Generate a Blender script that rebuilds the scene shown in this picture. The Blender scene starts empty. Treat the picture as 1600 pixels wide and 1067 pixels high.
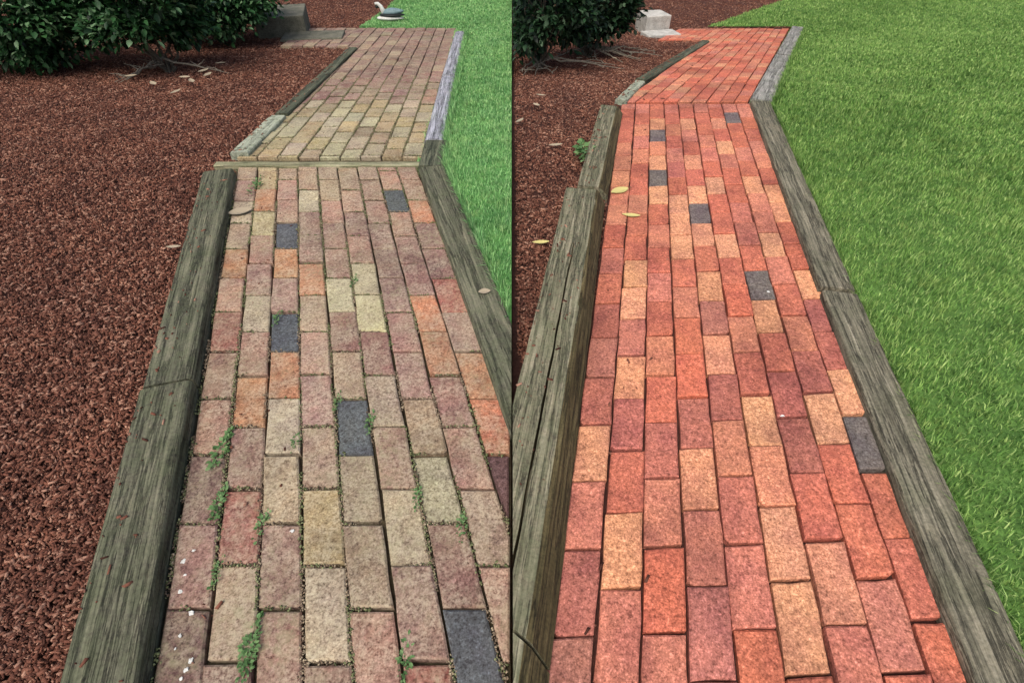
import bpy, bmesh, math, random
import numpy as np
from mathutils import Vector, Matrix, noise

# ------------------------------------------------------------------ camera, light, exposure
H = 1.25                       # eye height, m
TH = math.radians(43.2)        # camera looks down by this much
F = 818.0                      # focal length in pixels of a 1600 px wide picture
SUN_EL, SUN_AZ = math.radians(58), math.radians(205)   # azimuth clockwise from +Y
SUN_STR, SUN_ANG, SKY_STR, EXPOSURE = 1.5, 40.0, 0.13, 0.42

S = bpy.context.scene
COL = S.collection
cd = bpy.data.cameras.new('camera'); cam = bpy.data.objects.new('camera', cd); COL.objects.link(cam)
cam.location = (0, 0, H); cam.rotation_euler = (math.pi/2 - TH, 0, 0)
cd.sensor_width = 36.0; cd.lens = F/1600*36.0; cd.clip_start = 0.02; cd.clip_end = 500
S.camera = cam
w = bpy.data.worlds.new('World'); S.world = w; w.use_nodes = True
nt = w.node_tree; bg = nt.nodes['Background']
sky = nt.nodes.new('ShaderNodeTexSky'); sky.sky_type = 'NISHITA'; sky.sun_disc = False
sky.sun_elevation = SUN_EL; sky.sun_rotation = SUN_AZ
sky.air_density = 1.0; sky.dust_density = 6.0; sky.ozone_density = 1.0
nt.links.new(sky.outputs[0], bg.inputs[0]); bg.inputs[1].default_value = SKY_STR
sd = bpy.data.lights.new('sun', 'SUN'); sun = bpy.data.objects.new('sun', sd); COL.objects.link(sun)
sd.energy = SUN_STR; sd.angle = math.radians(SUN_ANG); sd.color = (1.0, 0.965, 0.90)
sdir = Vector((math.sin(SUN_AZ)*math.cos(SUN_EL), math.cos(SUN_AZ)*math.cos(SUN_EL), math.sin(SUN_EL)))
sun.rotation_euler = sdir.to_track_quat('Z', 'Y').to_euler(); sun.location = (0, -3, 8)
S.view_settings.view_transform = 'Standard'; S.view_settings.look = 'None'
S.view_settings.exposure = EXPOSURE; S.view_settings.gamma = 1.0
S.view_settings.use_curve_mapping = False
try:
    S.cycles.max_bounces = 6; S.cycles.diffuse_bounces = 3
except Exception: pass

rnd = random.Random(7)
rng = np.random.default_rng(11)

# ------------------------------------------------------------------ lie of the land: two gardens, each a gentle slope that dips beyond its bend
YL = 8.0                       # level ground from here on
class Garden: pass
def garden(y_hor1, y_bend, y_hor2):
    g = Garden()
    g.a1 = math.tan(math.atan((533.5-y_hor1)/F) - TH)
    g.a2 = math.tan(math.atan((533.5-y_hor2)/F) - TH)
    g.Y0 = 1e9
    g.Y0 = pick(g, 800, y_bend).y
    return g
def ray(px, py):
    a, b = px-800.0, 533.5-py
    return Vector((a, math.cos(TH)*F + math.sin(TH)*b, -math.sin(TH)*F + math.cos(TH)*b))
def pick(g, px, py, h=0.0):
    r = ray(px, py)
    # plane 1: z = a1*Y + h
    den = r.z - g.a1*r.y
    t = (h - H)/den if den < -1e-6 else 1e9
    if r.y*t <= g.Y0 + 1e-6:
        return Vector((0, 0, H)) + r*t
    c = g.a1*g.Y0 - g.a2*g.Y0
    den = r.z - g.a2*r.y
    t = (c + h - H)/den
    if t < 0 or r.y*t > YL: t = (c + g.a2*YL + h - H)/r.z
    return Vector((0, 0, H)) + r*t
def zof(g, Y):
    if Y <= g.Y0: return g.a1*Y
    return g.a1*g.Y0 + g.a2*(min(Y, YL)-g.Y0)
def zarr(g, Y):
    return np.where(Y <= g.Y0, g.a1*Y, g.a1*g.Y0 + g.a2*(np.minimum(Y, YL)-g.Y0))
GL = garden(-256, 252, -142)
GR = garden(-214, 160, -77)

def lin(c):
    return tuple(((v/255)/12.92 if v/255 <= 0.04045 else ((v/255+0.055)/1.055)**2.4) for v in c)

# ------------------------------------------------------------------ materials
def mat(name, rough=0.9):
    m = bpy.data.materials.new(name); m.use_nodes = True
    n = m.node_tree.nodes; b = n['Principled BSDF']; b.inputs['Roughness'].default_value = rough
    b.inputs['Specular IOR Level'].default_value = 0.25
    return m, n, m.node_tree.links, b
def noise_node(n, l, vec, scale, detail=4, rough=0.6):
    t = n.new('ShaderNodeTexNoise'); t.inputs['Scale'].default_value = scale
    t.inputs['Detail'].default_value = detail; t.inputs['Roughness'].default_value = rough
    if vec is not None: l.new(vec, t.inputs['Vector'])
    return t.outputs['Fac']
def ramp(n, l, fac, stops):
    r = n.new('ShaderNodeValToRGB'); e = r.color_ramp.elements
    while len(e) < len(stops): e.new(0.5)
    for i, (p, c) in enumerate(stops):
        e[i].position = p; e[i].color = (*c, 1) if len(c) == 3 else c
    l.new(fac, r.inputs[0]); return r.outputs[0]
def mix(n, l, fac, a, b, mode='MIX'):
    m = n.new('ShaderNodeMix'); m.data_type = 'RGBA'; m.blend_type = mode
    for sock, v in ((m.inputs[0], fac), (m.inputs[6], a), (m.inputs[7], b)):
        if hasattr(v, 'is_linked') or hasattr(v, 'node'): l.new(v, sock)
        elif isinstance(v, (int, float)): sock.default_value = v
        else: sock.default_value = (*v, 1)
    return m.outputs[2]
def bump(n, l, b, hgt, strength=0.5, dist=0.002):
    bp = n.new('ShaderNodeBump'); bp.inputs['Strength'].default_value = strength
    bp.inputs['Distance'].default_value = dist
    l.new(hgt, bp.inputs['Height']); l.new(bp.outputs[0], b.inputs['Normal'])
G3 = lambda v: (v, v, v)

def brick_material(name, dirty):
    m, n, l, b = mat(name, 0.92)
    oi = n.new('ShaderNodeObjectInfo'); geo = n.new('ShaderNodeNewGeometry')
    pos = geo.outputs['Position']
    fine = noise_node(n, l, pos, 210, 3, 0.75)
    mid = noise_node(n, l, pos, 55, 4, 0.65)
    big = noise_node(n, l, pos, 9, 4, 0.6)
    c = oi.outputs['Color']
    grain = noise_node(n, l, pos, 105, 2, 0.8)
    c = mix(n, l, 0.9, c, ramp(n, l, mid, [(0.28, G3(0.66)), (0.5, G3(1.0)), (0.74, G3(1.30))]), 'MULTIPLY')
    c = mix(n, l, 1.0, c, ramp(n, l, grain, [(0.30, (0.50, 0.46, 0.45)), (0.42, (0.84, 0.82, 0.82)), (0.52, G3(1.0)), (0.62, (1.22, 1.26, 1.28)), (0.76, (1.65, 1.8, 1.9))]), 'MULTIPLY')
    c = mix(n, l, 0.85, c, ramp(n, l, fine, [(0.30, G3(0.55)), (0.47, G3(1.0)), (0.60, G3(1.08)), (0.72, G3(1.6))]), 'MULTIPLY')
    # iron dark spots, a shape of their own
    v = n.new('ShaderNodeTexVoronoi'); v.inputs['Scale'].default_value = 130; l.new(pos, v.inputs['Vector'])
    spot = ramp(n, l, v.outputs['Distance'], [(0.10, G3(0.62)), (0.22, G3(1.0))])
    c = mix(n, l, 0.6, c, spot, 'MULTIPLY')
    # purple flashed ends, blotches of clay
    hue = ramp(n, l, big, [(0.36, (0.78, 0.72, 0.80)), (0.52, (1, 1, 1)), (0.68, (1.10, 1.06, 1.0))])
    c = mix(n, l, 0.8, c, hue, 'MULTIPLY')
    stain = noise_node(n, l, pos, 2.6, 6, 0.62)
    c = mix(n, l, 1.0, c, ramp(n, l, stain, [(0.34, (0.62, 0.61, 0.60)), (0.50, (0.97, 0.96, 0.95)), (0.70, (1.10, 1.09, 1.05))] if dirty else [(0.34, (0.70, 0.68, 0.70)), (0.50, G3(1.0)), (0.70, (1.08, 1.07, 1.05))]), 'MULTIPLY')
    if dirty:
        lich = noise_node(n, l, pos, 14, 7, 0.72)
        mask = ramp(n, l, lich, [(0.42, G3(0.05)), (0.56, G3(0.45)), (0.72, G3(0.72))])
        lf = ramp(n, l, grain, [(0.36, G3(0.12)), (0.60, G3(1.0))])
        mk = mix(n, l, 1.0, mask, lf, 'MULTIPLY')
        c = mix(n, l, mk, c, lin((176, 166, 142)))
        gm = noise_node(n, l, pos, 4.2, 5, 0.65)
        gmask = mix(n, l, 1.0, ramp(n, l, gm, [(0.43, G3(0)), (0.64, G3(0.55))]), ramp(n, l, mid, [(0.40, G3(0)), (0.6, G3(1))]), 'MULTIPLY')
        c = mix(n, l, gmask, c, lin((134, 132, 102)))
    l.new(c, b.inputs['Base Color'])
    bump(n, l, b, mix(n, l, 0.5, fine, mid), 0.6, 0.0022)
    return m
M_BRICK_OLD = brick_material('weathered_brick', True)
M_BRICK_SLATE = brick_material('slate_brick', False)
M_BRICK_NEW = brick_material('clean_brick', False)

def wood_material(name, dark, mid_, light, lichen=None, amt=0.0):
    m, n, l, b = mat(name, 0.88)
    tc = n.new('ShaderNodeTexCoord'); mp = n.new('ShaderNodeMapping')
    mp.inputs['Scale'].default_value = (3.0, 75, 40); l.new(tc.outputs['Object'], mp.inputs['Vector'])
    g1 = noise_node(n, l, mp.outputs[0], 1.0, 6, 0.62)
    mp2 = n.new('ShaderNodeMapping'); mp2.inputs['Scale'].default_value = (7.0, 230, 90)
    l.new(tc.outputs['Object'], mp2.inputs['Vector'])
    g2 = noise_node(n, l, mp2.outputs[0], 1.0, 3, 0.6)
    pos = n.new('ShaderNodeNewGeometry').outputs['Position']
    bl = noise_node(n, l, pos, 7, 5, 0.65)
    c = ramp(n, l, g1, [(0.30, lin(dark)), (0.50, lin(mid_)), (0.70, lin(light))])
    c = mix(n, l, 0.8, c, ramp(n, l, g2, [(0.32, G3(0.42)), (0.46, G3(1)), (0.7, G3(1.25))]), 'MULTIPLY')
    c = mix(n, l, 0.8, c, ramp(n, l, bl, [(0.32, (0.70, 0.76, 0.66)), (0.52, G3(1.0)), (0.72, (1.22, 1.18, 1.12))]), 'MULTIPLY')
    mp3 = n.new('ShaderNodeMapping'); mp3.inputs['Scale'].default_value = (1.6, 34, 20); l.new(tc.outputs['Object'], mp3.inputs['Vector'])
    ck = noise_node(n, l, mp3.outputs[0], 1.0, 5, 0.7)
    crk = ramp(n, l, ck, [(0.476, G3(1)), (0.494, G3(0.22)), (0.506, G3(0.22)), (0.524, G3(1))])
    c = mix(n, l, 0.75, c, crk, 'MULTIPLY')
    sp = noise_node(n, l, pos, 120, 3, 0.7)
    c = mix(n, l, 0.8, c, ramp(n, l, sp, [(0.32, G3(0.6)), (0.5, G3(1)), (0.7, G3(1.4))]), 'MULTIPLY')
    if lichen:
        lk = noise_node(n, l, pos, 30, 6, 0.7)
        c = mix(n, l, ramp(n, l, lk, [(0.5-amt*0.3, G3(0)), (0.62-amt*0.3, G3(min(1, amt)))]), c, lin(lichen))
    l.new(c, b.inputs['Base Color'])
    bump(n, l, b, mix(n, l, 0.5, mix(n, l, 0.5, g1, g2), crk), 0.9, 0.005)
    return m
M_TIM_L = wood_material('grey_timber', (60, 60, 49), (92, 91, 76), (120, 117, 98), (84, 94, 66), 0.25)
M_TIM_R = wood_material('olive_grey_timber', (72, 70, 54), (114, 109, 89), (148, 141, 120), (98, 108, 80), 0.25)
M_TIM_SIDE = wood_material('unbleached_shaded_side', (52, 46, 28), (82, 73, 48), (104, 94, 66))  # unbleached brown wood, with the inner face's shade put into the colour
M_TIM_RG = wood_material('warm_grey_timber', (68, 66, 54), (108, 104, 88), (138, 132, 114))
M_TIM_DARK = wood_material('dark_mossy_timber', (54, 58, 46), (80, 84, 68), (104, 104, 86))
M_TIM_WHITE = wood_material('lichen_timber', (80, 88, 70), (112, 118, 98), (142, 146, 126), (196, 202, 182), 0.4)
M_TIM_SILVER = wood_material('silver_timber', (118, 118, 124), (150, 151, 160), (182, 183, 194))
M_TIM_PALE = wood_material('pale_grey_timber', (104, 104, 98), (138, 136, 130), (166, 163, 156))
M_TIM_EDGE = wood_material('pale_edge_timber', (104, 100, 78), (142, 136, 110), (170, 164, 138), (118, 124, 92), 0.4)

def island_material(name, cols, rough=0.85, pos_noise=None, trans=0.0):
    m, n, l, b = mat(name, rough)
    geo = n.new('ShaderNodeNewGeometry')
    k = len(cols)
    c = ramp(n, l, geo.outputs['Random Per Island'], [(i/(k-1), lin(x)) for i, x in enumerate(cols)])
    if pos_noise:
        sc, lo, hi = pos_noise
        nz = noise_node(n, l, geo.outputs['Position'], sc, 5, 0.65)
        c = mix(n, l, 1.0, c, ramp(n, l, nz, [(0.33, lo), (0.67, hi)]), 'MULTIPLY')
    l.new(c, b.inputs['Base Color'])
    if trans > 0:
        tr = n.new('ShaderNodeBsdfTranslucent'); l.new(c, tr.inputs[0])
        ms = n.new('ShaderNodeMixShader'); ms.inputs[0].default_value = trans
        l.new(b.outputs[0], ms.inputs[1]); l.new(tr.outputs[0], ms.inputs[2])
        l.new(ms.outputs[0], n['Material Output'].inputs['Surface'])
    return m
def grass_material(name, cols, straw, lo, hi):
    m = island_material(name, cols, 0.75, (4.0, lo, hi), 0.3)
    n = m.node_tree.nodes; l = m.node_tree.links; b = n['Principled BSDF']
    geo = n.new('ShaderNodeNewGeometry'); src = b.inputs['Base Color'].links[0].from_socket
    k = noise_node(n, l, geo.outputs['Position'], 14, 5, 0.7)
    c = mix(n, l, ramp(n, l, k, [(0.50, G3(0)), (0.68, G3(0.55))]), src, lin(straw))
    d = noise_node(n, l, geo.outputs['Position'], 40, 3, 0.7)
    c = mix(n, l, 1.0, c, ramp(n, l, d, [(0.34, G3(0.66)), (0.5, G3(1)), (0.66, G3(1.25))]), 'MULTIPLY')
    l.new(c, b.inputs['Base Color'])
    for q in n:
        if q.type == 'BSDF_TRANSLUCENT': l.new(c, q.inputs[0])
    return m
M_GRASS_L = grass_material('grass_cool', [(92, 142, 84), (118, 172, 104), (138, 190, 122), (178, 212, 152)], (168, 196, 128), (0.78, 0.84, 0.84), (1.14, 1.10, 1.05))
M_GRASS_R = grass_material('grass_warm', [(78, 116, 54), (108, 150, 74), (132, 170, 90), (176, 200, 128)], (156, 176, 96), (0.70, 0.76, 0.70), (1.16, 1.12, 1.08))
M_CHIP = island_material('mulch_chip', [(66, 44, 39), (96, 64, 54), (112, 74, 62), (126, 88, 74), (166, 130, 112)], 1.0, (3.5, (0.72, 0.72, 0.74), (1.15, 1.12, 1.05)))
M_CHIP.node_tree.nodes['Principled BSDF'].inputs['Specular IOR Level'].default_value = 0.04
M_LEAF_DARK = island_material('shrub_leaf', [(16, 38, 20), (28, 58, 32), (42, 80, 44), (64, 106, 62), (124, 154, 116)], 0.45, None, 0.2)
M_LEAF_SHADED = island_material('shaded_shrub_leaf', [(10, 24, 14), (16, 36, 20), (24, 50, 28), (38, 68, 40), (78, 100, 76)], 0.55, None, 0.12)  # darker copy of the shrub leaf, shade put into its colour
M_LEAF_MID = island_material('weed_leaf', [(66, 98, 54), (96, 132, 80), (132, 160, 108)], 0.6, None, 0.3)
M_LEAF_YELL = island_material('fallen_leaf_skin', [(196, 186, 116), (214, 206, 146)], 0.6, None, 0.2)
M_LEAF_DEAD = island_material('dry_leaf', [(120, 104, 84), (168, 158, 136), (190, 182, 166)], 0.8)
M_MOSS = island_material('joint_moss_skin', [(74, 80, 52), (102, 108, 72), (130, 134, 98)], 0.95)
M_SOIL_BIT = island_material('joint_grit', [(70, 56, 46), (120, 104, 86), (160, 146, 122)], 0.95)
def noisy_material(name, a, b_, scale, bs=0.6, bd=0.01, rough=0.95):
    m, n, l, b = mat(name, rough)
    pos = n.new('ShaderNodeNewGeometry').outputs['Position']
    nz = noise_node(n, l, pos, scale, 6, 0.7); n2 = noise_node(n, l, pos, scale*9, 3, 0.7)
    c = ramp(n, l, nz, [(0.32, lin(a)), (0.68, lin(b_))])
    c = mix(n, l, 0.7, c, ramp(n, l, n2, [(0.33, G3(0.55)), (0.5, G3(1)), (0.68, G3(1.35))]), 'MULTIPLY')
    l.new(c, b.inputs['Base Color']); bump(n, l, b, n2, bs, bd)
    return m
M_BED_OLD = noisy_material('sand_bed_old', (58, 48, 38), (92, 84, 62), 30)
M_BED_NEW = noisy_material('sand_bed_new', (52, 32, 28), (84, 52, 44), 30)
M_MULCH = noisy_material('mulch_soil', (78, 50, 44), (110, 72, 62), 60, 1.0, 0.02)
M_LAWN_L = noisy_material('lawn_soil_cool', (62, 108, 54), (92, 140, 76), 8)
M_LAWN_R = noisy_material('lawn_soil_warm', (60, 92, 40), (92, 126, 60), 8)
M_EARTH = noisy_material('earth', (70, 100, 48), (100, 128, 66), 6)
M_CONC = noisy_material('pale_concrete', (150, 148, 140), (192, 190, 182), 14, 0.4, 0.004)
M_CONC_OLD = noisy_material('mossy_concrete', (78, 79, 68), (116, 114, 100), 10, 0.4, 0.004)
M_STEM = noisy_material('bark', (66, 58, 48), (112, 104, 92), 40, 0.6, 0.003)
M_TWIG = noisy_material('pale_twig', (92, 86, 76), (140, 132, 118), 60, 0.5, 0.002)
M_WHITE = noisy_material('white_paint', (176, 178, 172), (214, 214, 208), 30, 0.1, 0.001, 0.5)
M_SLATEBLUE = noisy_material('slate_blue_paint', (84, 108, 112), (120, 142, 146), 30, 0.1, 0.001, 0.5)
M_BLACK = noisy_material('black_paint', (18, 22, 22), (30, 36, 34), 30, 0.1, 0.001, 0.5)

# ------------------------------------------------------------------ object helpers
def link(name, me, parent=None):
    o = bpy.data.objects.new(name, me); COL.objects.link(o)
    if parent is not None: o.parent = parent
    return o
def tag(o, label=None, cat=None, group=None, kind=None):
    if label: o['label'] = label
    if cat: o['category'] = cat
    if group: o['group'] = group
    if kind: o['kind'] = kind
    return o
def mesh_from(name, verts, faces, m, smooth=False):
    me = bpy.data.meshes.new(name); me.from_pydata([tuple(v) for v in verts], [], faces); me.update()
    me.materials.append(m)
    if smooth: me.polygons.foreach_set('use_smooth', [True]*len(me.polygons))
    return me
def mesh_np(name, V, quads=None, tris=None, m=None):
    """big meshes from numpy arrays"""
    me = bpy.data.meshes.new(name)
    nq = 0 if quads is None else len(quads); ntr = 0 if tris is None else len(tris)
    loops = []; starts = []; s = 0
    if nq: loops.append(quads.reshape(-1)); starts.append(np.arange(nq)*4); s = nq*4
    if ntr: loops.append(tris.reshape(-1)); starts.append(s + np.arange(ntr)*3)
    loops = np.concatenate(loops).astype(np.int32); starts = np.concatenate(starts).astype(np.int32)
    me.vertices.add(len(V)); me.vertices.foreach_set('co', V.astype(np.float32).reshape(-1))
    me.loops.add(len(loops)); me.loops.foreach_set('vertex_index', loops)
    me.polygons.add(nq+ntr); me.polygons.foreach_set('loop_start', starts)
    me.update(calc_edges=True); me.validate()
    if m: me.materials.append(m)
    return me
def clip_poly(poly, f):
    """Sutherland-Hodgman, keeps f(p) >= 0"""
    out = []
    for i in range(len(poly)):
        a, b = poly[i], poly[(i+1) % len(poly)]
        fa, fb = f(a), f(b)
        if fa >= 0: out.append(a)
        if (fa >= 0) != (fb >= 0):
            t = fa/(fa-fb); out.append((a[0]+(b[0]-a[0])*t, a[1]+(b[1]-a[1])*t))
    return out
def area(p):
    return 0.5*sum(p[i][0]*p[(i+1) % len(p)][1]-p[(i+1) % len(p)][0]*p[i][1] for i in range(len(p)))
def inset(poly, d):
    """offset a convex counter-clockwise polygon inwards"""
    n = len(poly); out = []
    for i in range(n):
        p0, p1, p2 = Vector(poly[i-1]), Vector(poly[i]), Vector(poly[(i+1) % n])
        e1 = (p1-p0); e2 = (p2-p1)
        if e1.length < 1e-7 or e2.length < 1e-7: out.append(tuple(p1)); continue
        e1.normalize(); e2.normalize()
        n1 = Vector((-e1.y, e1.x)); n2 = Vector((-e2.y, e2.x))
        k = 1 + n1.dot(n2)
        out.append(tuple(p1 + (n1+n2)*(d/max(k, 0.35))))
    return out
def inside_np(X, Y, poly):
    r = np.zeros(X.shape, bool); n = len(poly)
    for i in range(n):
        x1, y1 = poly[i][0], poly[i][1]; x2, y2 = poly[(i+1) % n][0], poly[(i+1) % n][1]
        if abs(y2-y1) < 1e-12: continue
        c = ((y1 > Y) != (y2 > Y)) & (X < (x2-x1)*(Y-y1)/(y2-y1)+x1)
        r ^= c
    return r

# ------------------------------------------------------------------ outlines of lawn and path on the ground
def pxs(g, pts): return [pick(g, x, y).to_2d() for x, y in pts]
YF = 15.0
LAWN_L = [(-0.002, 0.0+pick(GL, 800, 560).y)] + [tuple(v) for v in pxs(GL, [(652, 262), (652, 243), (705, 45), (560, 42), (592, 22)])]
v0, v1 = Vector(LAWN_L[-2]), Vector(LAWN_L[-1]); d_ = (v1-v0).normalized()
LAWN_L += [tuple(v1 + d_*((YF-v1.y)/max(d_.y, 0.2))), (-0.002, YF)]
LAWN_R = [tuple(v) for v in pxs(GR, [(1545, 1067), (1290, 470), (1172, 160), (1237, 40), (1106, 40), (1205, 6)])]
v0, v1 = Vector(LAWN_R[-2]), Vector(LAWN_R[-1]); d_ = (v1-v0).normalized()
LAWN_R += [tuple(v1 + d_*((YF-v1.y)/max(d_.y, 0.2))), (14.0, YF), (14.0, -1.0), (pick(GR, 1545, 1067).x+0.1, -1.0)]

def lattice(g, ref_x, ref_idx, scale, vpx, yhor, inv0, pitch, ep):
    """running-bond lattice from a vanishing direction: origin (idx 0, joint 0), step across, step along"""
    def P(idx, inv):
        v = 1/inv; return pick(g, vpx+(idx-ref_idx)*scale*v, yhor+v)
    O = P(0, inv0); eq = (P(0, inv0+10*pitch)-O)/10
    return O, ep, eq
# ------------------------------------------------------------------ ground
def sheet(name, g, poly, dz, m, xs=24, thick=None):
    """a polygon draped on the slope, cut at the bend"""
    bm = bmesh.new()
    parts = []
    lo = clip_poly(poly, lambda p: g.Y0 - p[1]); hi = clip_poly(poly, lambda p: p[1]-g.Y0)
    for pp in (lo, clip_poly(hi, lambda p: YL-p[1]), clip_poly(hi, lambda p: p[1]-YL)):
        if not pp: continue
        pp = [p for i, p in enumerate(pp) if (Vector(p)-Vector(pp[i-1])).length > 1e-6]
        if len(pp) < 3: continue
        vs = [bm.verts.new((x, y, zof(g, y)+dz)) for x, y in pp]
        try: bm.faces.new(vs)
        except Exception: pass
    bmesh.ops.triangulate(bm, faces=bm.faces[:])
    bm.normal_update()
    for f in bm.faces:
        if f.normal.z < 0: f.normal_flip()
    me = bpy.data.meshes.new(name); bm.to_mesh(me); bm.free(); me.materials.append(m)
    o = link(name, me); o['kind'] = 'structure'; return o
# the wide earth under everything, level beyond 16 m
gv, gf = [], []
Ys = [-60, -8, 0, GL.Y0, GR.Y0, 6, YL, 12, 16, 40, 150]
for side, g, Xs in ((-1, GL, [-150, -30, -14, -0.0005]), (1, GR, [0.0005, 14, 30, 150])):
    b0 = len(gv)
    for y in Ys:
        for x in Xs: gv.append((x, y, zof(g, max(-2, y)) - 0.10))
    for j in range(len(Ys)-1):
        for i in range(3):
            a = b0+j*4+i; gf.append((a, a+1, a+5, a+4))
o = link('ground', mesh_from('ground', gv, gf, M_EARTH)); o['kind'] = 'structure'
sheet('mulch_bed', GL, [(-8.2, -1.5), (-0.001, -1.5), (-0.001, 10.4), (-8.2, 10.4)], -0.035, M_MULCH)
sheet('mulch_bed', GR, [(0.001, -1.5), (13.9, -1.5), (13.9, 11.2), (0.001, 11.2)], -0.035, M_MULCH)
sheet('lawn', GL, LAWN_L, -0.015, M_LAWN_L)
sheet('lawn', GR, LAWN_R, -0.015, M_LAWN_R)

# ------------------------------------------------------------------ brick paths
W = 0.102
def brick_outline(ep, eq, gap, seed):
    r = random.Random(seed)
    hp, hq = ep*0.5, eq*0.5
    lp, lq = ep.length, eq.length
    sp, sq = 1-gap/lp, 1-gap/lq
    pts = []
    def add(u, v, jit=0.0021):
        p = hp*(u*sp) + hq*(v*sq)
        pts.append((p.x + r.uniform(-jit, jit), p.y + r.uniform(-jit, jit)))
    add(-1, -1); add(r.uniform(-.3, .3), -1); add(1, -1); add(1, r.uniform(-.5, -.2)); add(1, r.uniform(.2, .5))
    add(1, 1); add(r.uniform(-.3, .3), 1); add(-1, 1); add(-1, r.uniform(.2, .5)); add(-1, r.uniform(-.5, -.2))
    if area(pts) < 0: pts.reverse()
    if r.random() < 0.55:          # a knocked-off corner
        k = r.choice([i for i in range(len(pts))]); p0, p1, p2 = Vector(pts[k-1]), Vector(pts[k]), Vector(pts[(k+1) % len(pts)])
        cut = r.uniform(0.006, 0.014)
        pts[k:k+1] = [tuple(p1+(p0-p1).normalized()*cut), tuple(p1+(p2-p1).normalized()*cut*r.uniform(0.6, 1.4))]
    return pts
def brick_mesh(name, pts, slope, m, depth=0.055, ch=0.0045):
    if area(pts) < 0: pts = pts[::-1]
    top = inset(pts, ch); n = len(pts)
    V = [(x, y, slope*y) for x, y in top] + [(x, y, slope*y-ch*0.8) for x, y in pts] + [(x, y, slope*y-depth) for x, y in pts]
    Fc = [tuple(range(n))]
    for i in range(n):
        j = (i+1) % n
        Fc.append((n+i, n+j, j, i)); Fc.append((2*n+i, 2*n+j, n+j, n+i))
    return mesh_from(name, V, Fc, m)
def lay(path, g, slope, O, ep, eq, cols, rows, color_of, clips, m, gap, off=0.5, tiltj=0.006, zj=0.0016, seed=0):
    variants = [brick_mesh('brick', brick_outline(ep, eq, gap, seed*50+k), slope, m) for k in range(14)]
    for c in range(*cols):
        for r in range(*rows):
            cen = O + ep*(c+0.5) + eq*(r+0.5+(off if c % 2 else 0.0))
            hp, hq = ep*0.5, eq*0.5
            quad = [(cen+hp*u+hq*v).to_2d() for u, v in ((-1, -1), (1, -1), (1, 1), (-1, 1))]
            p = [tuple(q) for q in quad]
            if area(p) < 0: p.reverse()
            full = abs(area(p))
            for f in clips: p = clip_poly(p, f) if p else p
            if len(p) < 3 or abs(area(p)) < 0.08*full: continue
            rr = random.Random(seed*7919+c*131+r)
            if abs(area(p)) > 0.999*full:
                me = variants[rr.randrange(14)]
            else:
                q = []
                for i, a in enumerate(p):
                    if (Vector(a)-Vector(p[i-1])).length > 0.004: q.append(a)
                if len(q) < 3: continue
                q = [(x-cen.x, y-cen.y) for x, y in inset(q, gap*0.5)]
                me = brick_mesh('brick', q, slope, m)
            o = link('brick', me, path)
            dz = rr.gauss(0, zj)
            o.location = (cen.x + rr.uniform(-.0018, .0018), cen.y+rr.uniform(-.0028, .0028), plane_z(g, slope, cen.y) + dz)
            o.rotation_euler = (rr.gauss(0, tiltj), rr.gauss(0, tiltj), rr.gauss(0, 0.006))
            cc = color_of(c, r, rr); o.color = (*cc, 1)
            if m is M_BRICK_OLD and max(cc) < 0.115:
                o.material_slots[0].link = 'OBJECT'; o.material_slots[0].material = M_BRICK_SLATE
def plane_z(g, slope, y):
    return g.a1*y if slope == g.a1 else g.a1*g.Y0 + g.a2*(y-g.Y0)

ALB = 0.80
def shade(c, rr, j=0.07):
    k = 1+rr.gauss(0, j); L = lin(c)
    return tuple(max(0.005, min(0.9, v*k*ALB*(1+rr.gauss(0, 0.025)))) for v in L)
PL = {'r': (150, 94, 84), 'd': (110, 82, 80), 'm': (144, 111, 100), 'M': (150, 118, 107), 'o': (180, 128, 96), 'O': (200, 130, 98),
      't': (160, 138, 116), 'p': (176, 161, 136), 'g': (178, 171, 138), 'y': (174, 155, 116), 'k': (92, 95, 96), 'b': (132, 98, 90), 'i': (164, 128, 110)}
# rows run away from the viewer; odd columns sit half a brick further
GRID_L = ['dmdimriotpMt', 'ttrmoipMiyoy', 'mmtpokMokiit', 'rpytMitoMMpt', 'ittktbgMMitt', 'rmpmtbggiMit', 'kmgtMmMMMmit', 'ritimoOmMiki', 'ttdOoMrMmoii']
PR = {'R': (206, 118, 92), 'r': (196, 115, 91), 'm': (178, 108, 92), 'M': (184, 117, 100), 'p': (198, 125, 104), 'o': (208, 136, 106),
      'O': (219, 155, 116), 'k': (116, 107, 101), 'b': (164, 107, 94), 't': (208, 146, 113)}
GRID_R = ['bmpOmMmrmrooOoorrrp', 'bpOrmOpOOrrorroporp', 'pRomRorprorOkOokOrr', 'bMpOmRRprOOtrmprorp', 'RpmomtMOrtkOrtrptrp', 'rOtoOroRrOrrtrporrp',
          'ptrmmrOkrmprrpOrorp', 'rprrOmorptpoOrprrkp', 'rrrkOmmOrrOOroprrpp']
def colL(c, r, rr):
    if 0 <= c < 9 and r >= 0:
        k = min(r+c % 2, len(GRID_L[c])-1); return shade(PL[GRID_L[c][k]], rr)
    return shade(PL[rr.choice('rmMtib')], rr)
def colR(c, r, rr):
    if 0 <= c < 9 and r >= 0:
        return shade(PR[GRID_R[c][min(r+c % 2, len(GRID_R[c])-1)]], rr, 0.05)
    return shade(PR[rr.choice('rRmpo')], rr, 0.05)
def colLU(c, r, rr):   # upper stretch: pale and dirty near the bend, browner beyond
    return shade(PL[rr.choice('gypgty' if r < 5 else ('tmitM' if r < 7 else 'mbmMtbm'))], rr)
def colRU(c, r, rr): return shade(PR[rr.choice('RrooRptR')], rr, 0.07)

def path_bed(name, g, pts_px, dz, m, label):
    o = sheet(name, g, pts_px, dz, m); o['label'] = label; return o
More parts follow.
